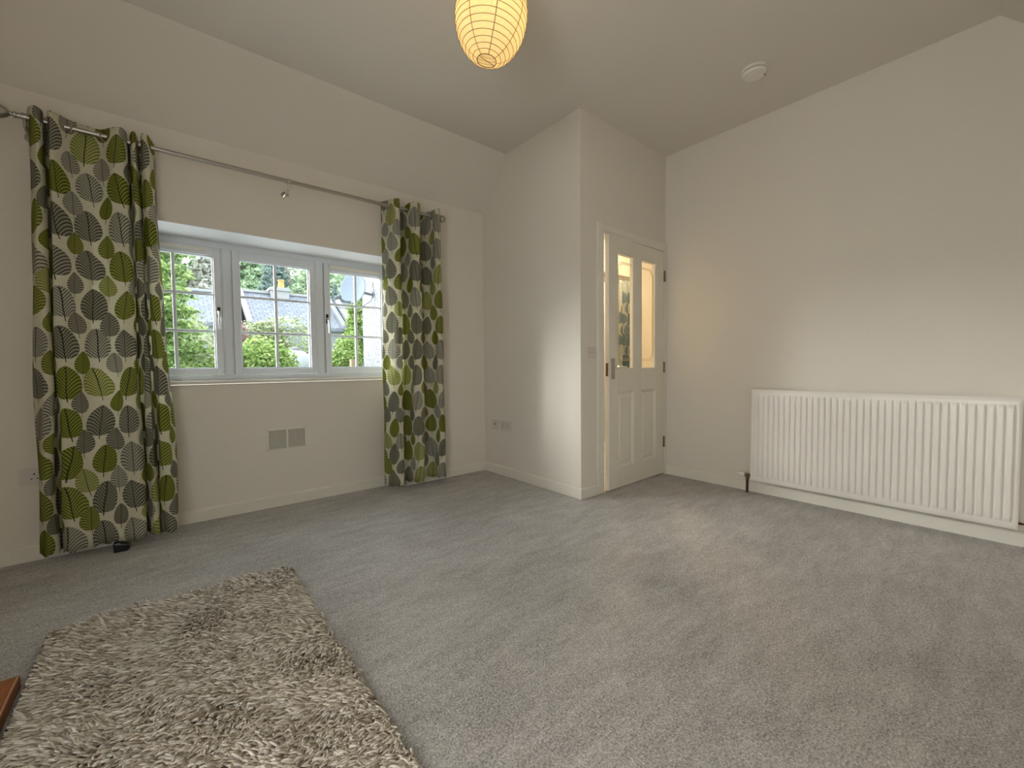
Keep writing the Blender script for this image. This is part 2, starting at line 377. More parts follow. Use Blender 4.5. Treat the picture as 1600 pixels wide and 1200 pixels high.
# etched double outline with clipped corners, spanning both panes
def etched(x0, x1, z0, z1, mirror):
    e = MB()
    for off, wd in ((0, .0022), (.012, .0018)):
        xo = x0+.016+off if not mirror else x1-.016-off; xi = x1-.008 if not mirror else x0+.008; sgn = 1 if not mirror else -1
        za, zb = z0+.05+off, z1-.05-off; c = .045
        pts = [(xi, za), (xo+sgn*c, za), (xo, za+c), (xo, zb-c), (xo+sgn*c, zb), (xi, zb)]
        e.tube([(-DW+x, .0155, z) for x, z in pts], wd, 6)
    return e.build('etched_line', 'etch', door)
etched(gx[0][0]+.008, gx[0][1]-.008, .957, DH-.128, False); etched(gx[1][0]+.008, gx[1][1]-.008, .957, DH-.128, True)
h = MB(); h.box(-DW+.028, -.007, .862, -DW+.068, 0, 1.022); hp = h.build('handle', 'steel', door, bevel=.002)
lv = MB(); lv.tube([(-DW+.048, 0, .955), (-DW+.048, -.042, .955), (-DW+.055, -.052, .955), (-DW+.10, -.054, .956), (-DW+.152, -.052, .950)], [.010, .009, .009, .0085, .007], 10)
lv.build('lever', 'chrome', hp, smooth=True)
MB().box(-DW-.0025, .008, .885, -DW, .030, .985).build('latch_plate', 'brass', door)
MB().tube([(-DW-.010, .019, .935), (-DW, .019, .935)], .007, 8).build('latch_bolt', 'brass', door)
for z in (.235, .90, 1.70):
    k = MB(); k.tube([(.006, -.006, z), (.006, -.006, z+.095)], .0065, 10); k.box(-.004, -.002, z, .016, .001, z+.095); k.build('hinge', 'brass', door)

# ------------------------------------------------------------ window_1
YF = 3.46
win = empty('window_1', (0, 0, 0)); win['kind'] = 'structure'
FX0, FX1, FZ0, FZ1 = RX0, RX1, .905, HEAD-.001
fr = MB().box(FX0, YF, FZ0, -.178, YF+.07, FZ1).box(1.480, YF, FZ0, FX1, YF+.07, FZ1).box(-.178, YF, 1.790, 1.480, YF+.07, FZ1).box(-.178, YF, FZ0, 1.480, YF+.07, .942)
fr.build('frame', 'upvc', win, bevel=.003)
for x in (.3555, .9490):
    mm = MB(); mm.prism([(x-.030, YF), (x-.018, YF-.006), (x+.018, YF-.006), (x+.030, YF), (x+.030, YF+.07), (x-.030, YF+.07)], .942, 1.790, 'Z')
    mm.build('mullion', 'upvc', win)
def casement(x0, x1, vent, handle):
    o = empty('casement', (x0, YF, .944)); o.parent = win; W, Hh = x1-x0, .844
    s, d0 = .040, -.010
    a = MB().box(0, d0, 0, s, .05, Hh).box(W-s, d0, 0, W, .05, Hh).box(s, d0, Hh-.054, W-s, .05, Hh).box(s, d0, 0, W-s, .05, s)
    # the casement itself is a mesh so that it reads as one part
    c = a.build('casement', 'upvc', win, bevel=.004); c.location = o.location; bpy.data.objects.remove(o)
    g = MB(); t = .008
    for q in ((s, s, s+t, Hh-.054), (W-s-t, s, W-s, Hh-.054), (s+t, s, W-s-t, s+t), (s+t, Hh-.054-t, W-s-t, Hh-.054)): g.box(q[0], .002, q[1], q[2], .03, q[3])
    g.build('gasket_bead', 'upvc', c, bevel=.002)
    gx0, gx1, gz0, gz1 = s+t, W-s-t, s+t, Hh-.054-t; mx = W/2
    hz = [1.235-.944, 1.481-.944]
    vb = MB().box(mx-.0095, .012, gz0, mx+.0095, .030, gz1); vb.build('glazing_bar', 'upvc', c, bevel=.003)
    for z in hz:
        for p0, p1 in ((gx0, mx-.0095), (mx+.0095, gx1)):
            b = MB().box(p0, .012, z-.0085, p1, .030, z+.0085); b.build('glazing_bar', 'upvc', c, bevel=.003)
    zz = [gz0, hz[0]-.0085, hz[0]+.0085, hz[1]-.0085, hz[1]+.0085, gz1]
    for p0, p1 in ((gx0, mx-.0095), (mx+.0095, gx1)):
        for i in (0, 2, 4): MB().box(p0, .019, zz[i], p1, .023, zz[i+1]).build('pane', 'glass', c)
    if vent:
        v = MB().box(.035, d0-.010, Hh-.030, W-.075 if vent == 1 else W-.05, d0, Hh-.010).box(.045, d0-.016, Hh-.026, W-.085 if vent == 1 else W-.06, d0-.010, Hh-.014)
        v.build('trickle_vent', 'plastic', c, bevel=.002)
    if handle is not None:
        hx = handle-x0; hz0 = 1.335-.944
        hb = MB().box(hx-.009, d0-.008, hz0-.01, hx+.009, d0, hz0+.062); hb.build('handle_base', 'black', c, bevel=.003)
        MB().tube([(hx, d0-.006, hz0+.028), (hx, d0-.034, hz0+.028), (hx, d0-.040, hz0+.012), (hx, d0-.036, hz0-.04), (hx, d0-.038, hz0-.085)], [.009, .009, .008, .006, .004], 10).build('handle', 'chrome', c, smooth=True)
casement(-.176, .3235, 1, .305); casement(.3875, .9165, 0, None); casement(.9815, 1.478, 2, .998)
sb = MB().box(RX0+.001, Yw+RD-.022, SILL, RX1-.001, YF+.03, SILL+.022)
sb.build('window_sill', 'gloss', win, bevel=.006, seg=3)
# frame of the made-up west opening, added to let the fill light in
w2 = empty('added_light_opening', (0, 0, 0)); w2['kind'] = 'structure'
MB().box(Xl-.08, WY0, 0, Xl-.03, WY0+.07, 2.08).box(Xl-.08, WY1-.07, 0, Xl-.03, WY1, 2.08).box(Xl-.08, WY0+.07, 2.01, Xl-.03, WY1-.07, 2.08).box(Xl-.08, WY0+.07, 0, Xl-.03, WY1-.07, .16).build('frame', 'upvc', w2, bevel=.003)

# ------------------------------------------------------------ curtain rod
ROD, RZ = Yw-.120, 2.218
rod = empty('curtain_rod', (.66, ROD, RZ), label='brushed metal curtain rod with ball finials above the window', cat='curtain rod')
L = (.66, ROD, RZ)
rel(MB().tube([(-.50, ROD, RZ), (1.80, ROD, RZ)], .0125, 14), L).build('pole', 'steel', rod, smooth=True)
fin = [(.006, 0), (.0155, .002), (.0155, .010), (.009, .014), (.009, .022), (.020, .032), (.030, .048), (.034, .066), (.030, .086), (.018, .099), (.0001, .103)]
rel(MB().lathe([(r, -hh) for r, hh in fin], (-.50, ROD, RZ), 'X', 20), L).build('finial', 'steel', rod, smooth=True)
fin2 = [(r*.85, hh*.72) for r, hh in fin]
rel(MB().lathe(fin2, (1.80, ROD, RZ), 'X', 20), L).build('finial', 'steel', rod, smooth=True)
for bx in (.686, -.475, 1.79):
    b = MB().tube([(bx-.009, ROD, RZ), (bx+.009, ROD, RZ)], .0175, 16)
    b.tube([(bx, ROD, RZ-.012), (bx, ROD, RZ-.045), (bx, ROD+.03, RZ-.055), (bx, Yw-.006, RZ-.055)], .0075, 10)
    b.tube([(bx, Yw-.006, RZ-.055), (bx, Yw, RZ-.055)], .024, 16)
    rel(b, L).build('bracket', 'steel' if bx != .686 else 'chrome', rod, smooth=True)

# ------------------------------------------------------------ curtains
def catmull(P, n):
    P = [Vector(p) for p in P]; out = []
    Q = [P[0]*2-P[1]]+P+[P[-1]*2-P[-2]]
    for i in range(1, len(Q)-2):
        for k in range(n):
            t = k/n; a, b, c, d = Q[i-1], Q[i], Q[i+1], Q[i+2]
            out.append(.5*((2*b)+(c-a)*t+(2*a-5*b+4*c-d)*t*t+(3*b-a-3*c+d)*t**3))
    out.append(P[-1]); return out
def curtain(name, label, top, bot, eyelets, u0, seed, zt=2.262, zb=.050, mat='curtain', cat='curtain', group='leaf print curtains at the window'):
    """top/bot: plan paths (x, distance from the window wall)"""
    rr = random.Random(seed); cx = sum(p[0] for p in top)/len(top)
    root = empty(name, (cx, Yw-.12, zb), label=label, cat=cat, group=group)
    NS = 9; A_, B_ = catmull([(p[0], p[1], 0) for p in top], NS), catmull([(p[0], p[1], 0) for p in bot], NS)
    n = len(A_); NZ = 56; v = np.zeros((NZ+1, n, 3)); uv = np.zeros((NZ+1, n, 2))
    su = [u0]
    for i in range(1, n): su.append(su[-1]+(A_[i]-A_[i-1]).length)
    for j in range(NZ+1):
        t = j/NZ; z = zt+(zb-zt)*t; e = t*t*(3-2*t)
        for i in range(n):
            p = A_[i].lerp(B_[i], e)
            wob = .0035*math.sin(5.1*t*PI+i*.33+seed)*min(1, t*3) + .003*math.sin(9*t+i*.12)
            x = p.x + wob; y = Yw - p.y + .004*math.sin(7*t+i*.21+seed)
            zz = z
            if j <= 3: zz = z + (.005*math.sin(i*.13+seed))*(1-j/4)
            if j == NZ: zz += .006*math.sin(i*.4)
            v[j, i] = (x-cx, y-(Yw-.12), zz-zb); uv[j, i] = (su[i], z)
    idx = lambda j, i: j*n+i
    f = np.array([(idx(j, i), idx(j+1, i), idx(j+1, i+1), idx(j, i+1)) for j in range(NZ) for i in range(n-1)])
    o = npmesh('fabric', v.reshape(-1, 3), f, mat, root, smooth=True)
    ul = o.data.uv_layers.new(name='UVMap'); fl = uv.reshape(-1, 2)[f.ravel()]; ul.data.foreach_set('uv', fl.astype(np.float32).ravel())
    sm = o.modifiers.new('cloth', 'SOLIDIFY'); sm.thickness = .0012; sm.offset = 0
    for (ex, ang) in eyelets:
        e = MB(); ring = []
        R0, r0 = .021, .0045
        vv, ff = [], []
        for a in range(24):
            for b in range(8):
                ca, cb = 2*PI*a/24, 2*PI*b/8
                x, y, z = (R0+r0*math.cos(cb))*math.cos(ca), r0*.8*math.sin(cb), (R0+r0*math.cos(cb))*math.sin(ca)
                vv.append((x*math.cos(ang)-y*math.sin(ang)+ex-cx, x*math.sin(ang)+y*math.cos(ang), z+RZ-zb-.006)); ff.append((a*8+b, a*8+(b+1) % 8, ((a+1) % 24)*8+(b+1) % 8, ((a+1) % 24)*8+b))
        e.add(vv, ff).build('eyelet', 'steel', root, smooth=True)
    return root
topL = [(-.470,.10),(-.455,.15),(-.430,.175),(-.412,.145),(-.416,.085),(-.412,.055),(-.402,.09),(-.398,.15),(-.385,.175),(-.355,.155),(-.325,.115),(-.29,.085),(-.262,.080),(-.225,.09),(-.195,.12),(-.16,.155),(-.125,.172),(-.108,.14),(-.110,.085),(-.103,.06),(-.096,.10),(-.085,.150),(-.070,.155),(-.063,.11),(-.064,.07),(-.055,.075),(-.050,.13),(-.038,.170),(-.018,.165),(-.006,.12),(.004,.07)]
botL = [(-.510,.09),(-.492,.135),(-.466,.155),(-.440,.125),(-.446,.075),(-.440,.050),(-.424,.09),(-.418,.14),(-.395,.160),(-.350,.150),(-.315,.140),(-.28,.135),(-.25,.135),(-.215,.14),(-.185,.150),(-.15,.16),(-.112,.160),(-.098,.12),(-.104,.08),(-.096,.06),(-.084,.10),(-.070,.14),(-.052,.145),(-.044,.10),(-.047,.07),(-.036,.08),(-.026,.12),(-.008,.150),(.022,.145),(.038,.11),(.048,.07)]
curtain('curtain', 'leaf-print curtain hanging left of the window, one wide flat fold', topL, botL, [(-.415, 1.4), (-.330, -.75), (-.195, .75), (-.105, 1.4), (-.06, 1.5)], .03, 1)
topR = [(1.352,.060),(1.362,.095),(1.385,.155),(1.410,.180),(1.437,.170),(1.446,.12),(1.455,.075),(1.480,.065),(1.510,.075),(1.528,.11),(1.535,.16),(1.560,.182),(1.592,.180),(1.612,.16),(1.622,.11),(1.642,.07),(1.675,.062),(1.712,.075),(1.735,.11),(1.742,.16),(1.765,.180),(1.792,.165),(1.806,.12),(1.815,.08)]
botR = [(1.335,.060),(1.350,.09),(1.385,.135),(1.420,.150),(1.450,.140),(1.464,.11),(1.478,.08),(1.500,.070),(1.525,.08),(1.545,.11),(1.555,.14),(1.585,.155),(1.615,.150),(1.638,.13),(1.652,.09),(1.672,.070),(1.705,.067),(1.742,.08),(1.765,.11),(1.776,.135),(1.805,.150),(1.832,.135),(1.850,.10),(1.862,.08)]
topR, botR = [[(x, max(.028, .12+(d-.12)*1.4)) for x, d in q] for q in (topR, botR)]
curtain('curtain', 'leaf-print curtain hanging right of the window, narrow even folds', topR, botR, [(1.372, 1.1), (1.444, 1.3), (1.531, 1.2), (1.620, 1.2), (1.738, 1.3), (1.806, 1.3)], .41, 2)

# ------------------------------------------------------------ radiator on the east wall
RY0, RY1, RZ0, RZ1, RXF = -.006, 1.290, .104, .792, 3.385
RL = (RXF, (RY0+RY1)/2, RZ0)
rad = empty('radiator', RL, label='long white ribbed panel radiator on the right-hand wall', cat='radiator')
NR = 37; Wd = RY1-RY0; K = 10
ys = [0, .003, .006, .020]; n0 = len(ys); rp = (Wd-.044)/NR
for i in range(NR*K+1): ys.append(.022+rp*i/K)
ys += [Wd-.020, Wd-.006, Wd-.003, Wd]
zs = [0, .003, .006, .030, .034, .040, .048, .058, .20, .34, .48, .60, RZ1-RZ0-.060, RZ1-RZ0-.050, RZ1-RZ0-.042, RZ1-RZ0-.036, RZ1-RZ0-.032, RZ1-RZ0-.006, RZ1-RZ0-.003, RZ1-RZ0]
HH = RZ1-RZ0
def sm(t): t = max(0, min(1, t)); return t*t*(3-2*t)
V = np.zeros((len(zs), len(ys), 3))
for j, z in enumerate(zs):
    zf = sm((z-.030)/.026)*sm((HH-.032-z)/.026)
    for i, y in enumerate(ys):
        rib = 0
        if .022 <= y <= Wd-.022:
            t = ((y-.022)/rp) % 1; g = abs(t-.5)*2          # 0 crest, 1 groove
            rib = -.0015 + .0105*(1-sm((g-.55)/.45))
        edge = min(y, Wd-y, z, HH-z)
        e = -.006*(1-sm(edge/.006))
        V[j, i] = (-(rib*zf+e)+0, y-Wd/2, z)
nz, ny = V.shape[:2]
F = np.array([(j*ny+i, j*ny+i+1, (j+1)*ny+i+1, (j+1)*ny+i) for j in range(nz-1) for i in range(ny-1)])[:, ::-1]
npmesh('front_panel', V.reshape(-1, 3), F, 'rad', rad, smooth=True)
sh = MB().box(.004, -Wd/2, 0, .014, Wd/2, .008).box(.004, -Wd/2, HH-.008, .014, Wd/2, HH).box(.004, -Wd/2, .008, .014, -Wd/2+.006, HH-.008).box(.004, Wd/2-.006, .008, .014, Wd/2, HH-.008)
sh.build('rim', 'rad', rad)
MB().box(.014, -Wd/2+.006, .006, .020, Wd/2-.006, HH-.006).build('back_panel', 'rad', rad)
MB().box(.020, -Wd/2+.02, .03, .045, Wd/2-.02, HH-.05).build('convector', 'rad', rad)
for y in (-.42, .42): MB().box(.045, y-.02, .08, Xr-RXF, y+.02, .60).build('wall_bracket', 'rad', rad)
vy = Wd/2+.030; vx = .028; vz = .030
b = MB().tube([(vx, Wd/2-.01, vz), (vx, vy, vz)], .010, 10).tube([(vx, vy-.012, vz), (vx, vy+.014, vz)], .014, 12).tube([(vx, vy, vz-.030), (vx, vy, vz)], .012, 12)
b.build('valve_body', 'brass', rad, smooth=True)
MB().lathe([(.013, 0), (.019, .004), (.0195, .030), (.016, .050), (.008, .060), (.0001, .061)], (vx, vy+.014, vz), 'Y', 18).build('thermostatic_head', 'plastic', rad, smooth=True)
MB().tube([(vx, vy, -RZ0), (vx, vy, vz-.028)], .0085, 10).build('pipe', 'copper', rad, smooth=True)
MB().tube([(vx, -Wd/2+.01, vz), (vx, -vy, vz), (vx, -vy, -RZ0)], .0085, 10).build('pipe', 'copper', rad, smooth=True)

# ------------------------------------------------------------ small wall fittings
def vent():
    x0, x1, z0, z1 = .527, .778, .418, .578; yb = Yw+RD
    x0, x1 = x0*yb/Yw, x1*yb/Yw; z0, z1 = .98-(.98-z0)*yb/Yw, .98-(.98-z1)*yb/Yw
    L = ((x0+x1)/2, yb, z0); o = empty('air_vent', L, label='white louvred air vent low under the window', cat='vent')
    t = .012; d = .010; xm = (x0+x1)/2
    a = MB().box(x0, yb-d, z0, x0+t, yb, z1).box(x1-t, yb-d, z0, x1, yb, z1).box(x0+t, yb-d, z0, x1-t, yb, z0+t).box(x0+t, yb-d, z1-t-.008, x1-t, yb, z1).box(xm-.006, yb-d, z0+t, xm+.006, yb, z1-t-.008)
    rel(a, L).build('frame', 'plastic', o, bevel=.001)
    rel(MB().box(x0+t, yb-.002, z0+t, x1-t, yb-.0005, z1-t), L).build('backing', 'grey_slot', o)
    n = 14; hh = (z1-t-.008-z0-t)/n; src = None
    for (p, q) in ((x0+t, xm-.006), (xm+.006, x1-t)):
        for k in range(n):
            z = z0+t+hh*k
            if src is None:
                src = MB().prism([(-.0015, 0), (-.0085, .0010), (-.0085, .0030), (-.0015, hh*.78)], 0, q-p).build('slat', 'plastic', o)
                s = src
            else: s = src.copy(); COL.objects.link(s); s.parent = o
            s.location = (p-L[0], 0, z-L[2]+.0006)
    for x, z in ((x0+.006, z0+.008), (x1-.006, z0+.012), (x0+.006, z1-.014), (x1-.006, z1-.010)):
        rel(MB().tube([(x, yb-d-.0015, z), (x, yb-d+.001, z)], .003, 8), L).build('screw', 'grey_slot', o)
vent()

def plate(name, label, cat, c, wid, hgt, face, holes=(), rockers=(), t=.009, group=None, mat='plastic_old'):
    """c = centre on the wall; face 'x-' or 'y-' : outward normal; local u runs to the viewer's right"""
    o = empty(name, c, label=label, cat=cat, group=group)
    def tr(u, w_, z):   # u right, w_ outward
        return {'y-': (u, -w_, z), 'x-': (-w_, -u, z)}[face]
    def bx(u0, w0, z0, u1, w1, z1):
        a, b_ = tr(u0, w0, z0), tr(u1, w1, z1); return MB().box(min(a[0], b_[0]), min(a[1], b_[1]), z0, max(a[0], b_[0]), max(a[1], b_[1]), z1)
    bx(-wid/2, 0, -hgt/2, wid/2, t, hgt/2).build('face_plate', mat, o, bevel=.0025)
    for (u, z, a, b_) in rockers: bx(u-a/2, t, z-b_/2, u+a/2, t+.003, z+b_/2).build('rocker', mat, o, bevel=.0012)
    for (u, z, a, b_) in holes: bx(u-a/2, t-.001, z-b_/2, u+a/2, t+.0006, z+b_/2).build('slot', 'dark', o)
    return o
def sock(u): return [(u, .012, .005, .009), (u-.011, -.012, .008, .004), (u+.011, -.012, .008, .004)]
plate('light_switch', 'small off-white switch plate beside the glazed door', 'light switch', (2.462, Yd, 1.076), .082, .084, 'y-', rockers=[(0, 0, .014, .026)], holes=[(-.028, 0, .005, .005), (.028, 0, .005, .005)])
plate('wall_socket', 'double plug socket on the side of the boxed-in corner', 'socket', (Xs, 2.928, .448), .146, .086, 'x-', holes=sock(-.037)+sock(.037), rockers=[(-.012, .028, .010, .016), (.012, .028, .010, .016)])
plate('wall_socket', 'single blank-looking socket plate nearest the inner corner', 'socket', (Xs, 3.078, .448), .086, .086, 'x-', holes=[(0, .006, .016, .012)])
plate('wall_socket', 'single plug socket at far left, partly behind the curtain', 'socket', (-.541, Yw, .437), .088, .088, 'y-', holes=sock(.012)+[(-.026, .012, .007, .004)], rockers=[(-.027, .012, .012, .020)])

# smoke alarm
o = empty('smoke_alarm', (2.90, 1.112, H), label='round white smoke alarm on the ceiling', cat='smoke alarm')
MB().lathe([(.050, 0), (.072, 0), (.072, -.010), (.067, -.016)], (0, 0, 0), 'Z', 40).build('base', 'plastic', o, smooth=True)
MB().lathe([(.060, -.014), (.060, -.024), (.030, -.024)], (0, 0, 0), 'Z', 40).build('sensor_slot', 'grey_slot', o)
MB().lathe([(.067, -.021), (.068, -.027), (.062, -.037), (.050, -.041), (.0001, -.042)], (0, 0, 0), 'Z', 40).build('cover', 'plastic', o, smooth=True)
a = MB().box(.022, -.050, -.0425, .046, -.046, -.0405); a.build('test_slot', 'grey_slot', o)

# ------------------------------------------------------------ paper lantern
def paper():
    mt, nt, out = newmat('lit_rice_paper')
    d = nt.nodes.new('ShaderNodeBsdfDiffuse'); t = nt.nodes.new('ShaderNodeBsdfTranslucent'); mx = nt.nodes.new('ShaderNodeMixShader')
    c = ramp(nt, noise(nt, 60, 3, .6, (1, 1, 3)), [(.3, (.90, .80, .60)), (.7, (.97, .89, .70))])
    for q in (d, t): nt.links.new(c, q.inputs[0])
    mx.inputs[0].default_value = .62
    nt.links.new(d.outputs[0], mx.inputs[1]); nt.links.new(t.outputs[0], mx.inputs[2]); nt.links.new(mx.outputs[0], out.inputs[0]); return mt
M['paper'] = paper()
M['wire'] = pbr('thin_wire_rib', (.20, .12, .04), .6)
M['seam'] = pbr('paper_seam', (.62, .42, .20), .8)
la, lb = .155, .196
lan = empty('paper_lantern', LANT, label='lit oval cream paper lantern shade hanging from the ceiling', cat='lamp shade')
lan.rotation_euler = (math.radians(4), math.radians(5.5), 0)
t0, t1 = -1.315, 1.315
NV, NU = 20, 48
def lr(th): return la*math.cos(th)**.96, lb*math.sin(th)
v, ff = [], []
RW = 20   # wire turns
rows = []
for i in range(RW*4+1):
    th = t0+(t1-t0)*i/(RW*4); r, z = lr(th); ph = (i % 4)/4
    r -= .0022*math.sin(PI*ph)       # paper sags inwards between the wires
    rows.append((r, z))
lm = MB().lathe(rows, (0, 0, 0), 'Z', NU); lm.f = [q for q in lm.f if len(q) == 4]
lm.build('paper_shade', 'paper', lan, smooth=True)
wr = MB()
for i in range(RW+1):
    th = t0+(t1-t0)*i/RW; r, z = lr(th); rr_ = .0011 if 0 < i < RW else .0018
    ring = [(r*1.003*math.cos(2*PI*k/NU), r*1.003*math.sin(2*PI*k/NU), z) for k in range(NU+1)]
    wr.tube(ring, rr_, 5, caps=False)
w_ = wr.build('wire_rib', 'wire', lan)
for k in range(8):
    a = 2*PI*k/8+.35; sp = MB(); pts = []
    vv = []
    for i in range(41):
        th = t0+(t1-t0)*i/40; r, z = lr(th); r *= 1.004
        da = .0022/max(r, .02)
        for s_ in (-1, 1): vv.append((r*math.cos(a+s_*da), r*math.sin(a+s_*da), z))
    sp.add(vv, [(2*i, 2*i+1, 2*i+3, 2*i+2) for i in range(40)]); sp.build('seam', 'seam', lan)
r, z = lr(t0); MB().tube([(-r, 0, z), (r, 0, z)], .0012, 6).build('frame_wire', 'wire', lan)
r, z = lr(t1); MB().tube([(-r, 0, z), (r, 0, z)], .0012, 6).tube([(0, 0, z), (0, 0, z-.03)], .014, 10).build('lamp_holder', 'plastic', lan)
flex = empty('pendant_flex', (LANT.x, LANT.y, H), label='white pendant flex and ceiling rose above the paper lantern', cat='cable')
MB().lathe([(.045, 0), (.045, -.010), (.030, -.022), (.008, -.028)], (0, 0, 0), 'Z', 24).build('ceiling_rose', 'plastic', flex, smooth=True)
MB().tube([(0, 0, -.02), (-.008, .005, -.10), (-.014, .01, LANT.z+.19-H)], .003, 8).build('flex', 'plastic', flex)

# ------------------------------------------------------------ hearth, rug, black object
hs = MB().box(Xl, .55, 0, -.372, 1.958, .040); hs = hs.build('hearth', 'wood', bevel=.004)
tag(hs, 'red-brown polished hearth edge at the lower left, beside the rug', 'hearth')
e = MB(); e.tube([(-.376, .56, .0405), (-.376, 1.95, .0405)], .0022, 6); M['woodedge'] = pbr('pale_wood_edge', (.62, .33, .18), .4); eo = e.build('pale_edge', 'woodedge', hs)  # paler strip along the top front edge of the hearth

gx0, gx1, gy0, gy1 = -.357, .452, .55, 2.255
rug = empty('shag_rug', (gx0, gy0, 0), label='beige long-pile shag rug on the grey carpet', cat='rug')
MB().box(.015, .015, .001, gx1-gx0-.015, gy1-gy0-.015, .010).build('backing', 'rugback', rug)
def rugpile():
    R = np.random.RandomState(3); n = 42000
    x = R.rand(n)*(gx1-gx0); y = R.rand(n)*(gy1-gy0)
    # leaning field: smooth pseudo noise so tufts clump together
    def nz(x, y, k): 
        R2 = np.random.RandomState(k); s = 0
        for i in range(9):
            fx, fy, p = R2.uniform(-26, 26), R2.uniform(-26, 26), R2.rand()*6.28; s = s+np.sin(fx*x+fy*y+p)
        return s/3
    ang = math.radians(205) + .55*nz(x, y, 1) + R.randn(n)*.32
    lean = np.clip(.82+.16*nz(x, y, 2)+R.randn(n)*.14, .25, 1.25)
    ln = np.clip(.048+.011*R.randn(n), .02, .074)
    # pull tufts into clumps
    d = np.stack([np.cos(ang)*np.sin(lean), np.sin(ang)*np.sin(lean), np.cos(lean)], 1)
    base = np.stack([x, y, np.full(n, .008)], 1)
    side = np.stack([-np.sin(ang), np.cos(ang), np.zeros(n)], 1)
    nrm = np.cross(side, d)
    wdt = (.0032+.0018*R.rand(n))
    SEG = 4; prof = [(0, .8), (.33, 1.0), (.66, .95), (.9, .6)]
    vs_, cnt = [], 0
    curl = R.randn(n)*.006
    for t, wf in prof:
        c = base + d*(ln*t)[:, None] - np.array([0, 0, 1])*(ln*.28*t*t)[:, None] + side*(curl*t*t)[:, None]
        c[:, 2] = np.maximum(c[:, 2], .006)
        for a in (0, 2.094, 4.189):
            vs_.append(c + side*(wdt*wf*math.cos(a))[:, None] + nrm*(wdt*wf*math.sin(a))[:, None])
    c = base + d*ln[:, None] - np.array([0, 0, 1])*(ln*.30)[:, None] + side*(curl*1.1)[:, None]; vs_.append(c)
    V = np.stack(vs_, 1)                                      # n,13,3
    # keep the pile within a soft outline
    V[..., 0] = np.clip(V[..., 0], .004, None)
    tris = []
    for s in range(3):
        for k in range(3):
            a, b = s*3+k, s*3+(k+1) % 3; tris += [(a, b, b+3), (a, b+3, a+3)]
    for k in range(3): tris.append((9+k, 9+(k+1) % 3, 12))
    T = np.array(tris); Fx = (T[None]+(np.arange(n)*13)[:, None, None]).reshape(-1, 3)
    o = npmesh('pile', V.reshape(-1, 3), Fx, 'rug', rug, smooth=True); o['kind'] = 'stuff'
rugpile()

bo = MB(); bo.prism([(-.235, .0), (-.236, .050), (-.212, .052), (-.200, .044), (-.176, .036), (-.168, .022), (-.172, .006), (-.182, 0)], 3.075, 3.125, 'Y')
tag(bo.build('door_stop', 'black', bevel=.005, smooth=True), 'small glossy black block on the carpet under the left curtain', 'door stop')

# ------------------------------------------------------------ things in the hall, seen through the door glass
tp = [(4.30+.40*i/16, .30+.035*math.sin(i*1.5)) for i in range(17)]
tp = [(x, y-.20) for x, y in tp]
hc = curtain('hall_curtain', 'blue-grey leaf curtain seen through the left pane of the door', tp, tp, [], 0, 5, zt=2.02, zb=.05, mat='hall_curtain', group=None)
pel = MB().box(4.15, YO-.245, 2.10, 4.95, YO-.212, 2.17).box(4.15, YO-.26, 2.055, 4.95, YO-.235, 2.075)
tag(pel.build('curtain_track', 'steel', bevel=.002), 'grey rail above the curtain in the hall, behind door glass', 'curtain track')

# ------------------------------------------------------------ outside
GZ = -.25
M['bounce'] = pbr('pale_bounce_surface', (.55, .54, .51), .9, c2=(.42, .41, .39), nscale=40)
pv = box(-5, YO+.02, GZ, 2.68, 7.0, GZ+.03).build('bounce_ground', 'bounce'); pv['kind'] = 'structure'  # unseen pale ground, added to bounce daylight up onto the window soffit
gr = box(-40, YO+.02, GZ-.1, 70, 90, GZ).build('ground', 'grass'); gr['kind'] = 'structure'

def leaves(n, shape, size, seed, droop=0, tri=False):
    """n small leaves scattered through a crown; shape(R, n) -> points"""
    R = np.random.RandomState(seed); P = shape(R, n); n = len(P)
    a = R.randn(n, 3); a /= np.linalg.norm(a, axis=1)[:, None]; a[:, 2] = a[:, 2]*.6-droop; a /= np.linalg.norm(a, axis=1)[:, None]
    b = np.cross(a, R.randn(n, 3)); b /= np.linalg.norm(b, axis=1)[:, None]
    s = size*(.6+.8*R.rand(n))[:, None]
    V = np.stack([P-a*s, P+b*s*.5, P+a*s, P-b*s*.5], 1)
    F = np.arange(n*4).reshape(n, 4); return V.reshape(-1, 3), F
def blob(rx, ry, z0, z1, lumps=9, seed=0):
    def sh(R, n):
        R2 = np.random.RandomState(seed); C = []
        for i in range(lumps):
            a = R2.rand()*6.28; q = R2.rand()**.5*.55; C.append((rx*q*math.cos(a), ry*q*math.sin(a), z0+(z1-z0)*(.25+.6*R2.rand()), .35+.25*R2.rand()))
        k = R.randint(0, lumps, n); C = np.array(C)[k]; d = R.randn(n, 3); d /= np.linalg.norm(d, axis=1)[:, None]; d *= (.75+.3*R.rand(n))[:, None]
        P = np.stack([C[:, 0]+d[:, 0]*rx*C[:, 3]*1.3, C[:, 1]+d[:, 1]*ry*C[:, 3]*1.3, C[:, 2]+d[:, 2]*(z1-z0)*C[:, 3]*.55], 1)
        P[:, 2] = np.clip(P[:, 2], 0.02, None); return P
    return sh
def cone(r, z0, z1, tiers=12, seed=0, p=.8):
    def sh(R, n):
        t = R.rand(n)**.75; t = 1-t; t = R.rand(n)*.98 if False else t
        tt = np.floor(t*tiers)/tiers + (t*tiers % 1)**2/tiers
        a = R.rand(n)*6.28; rr = r*(1-t)**p*(.55+.5*R.rand(n))*(1-.25*((t*tiers) % 1))*(1+.18*np.sin(a*5+seed+t*20))+.03
        return np.stack([rr*np.cos(a), rr*np.sin(a), z0+(z1-z0)*tt], 1)
    return sh
crowns = {}
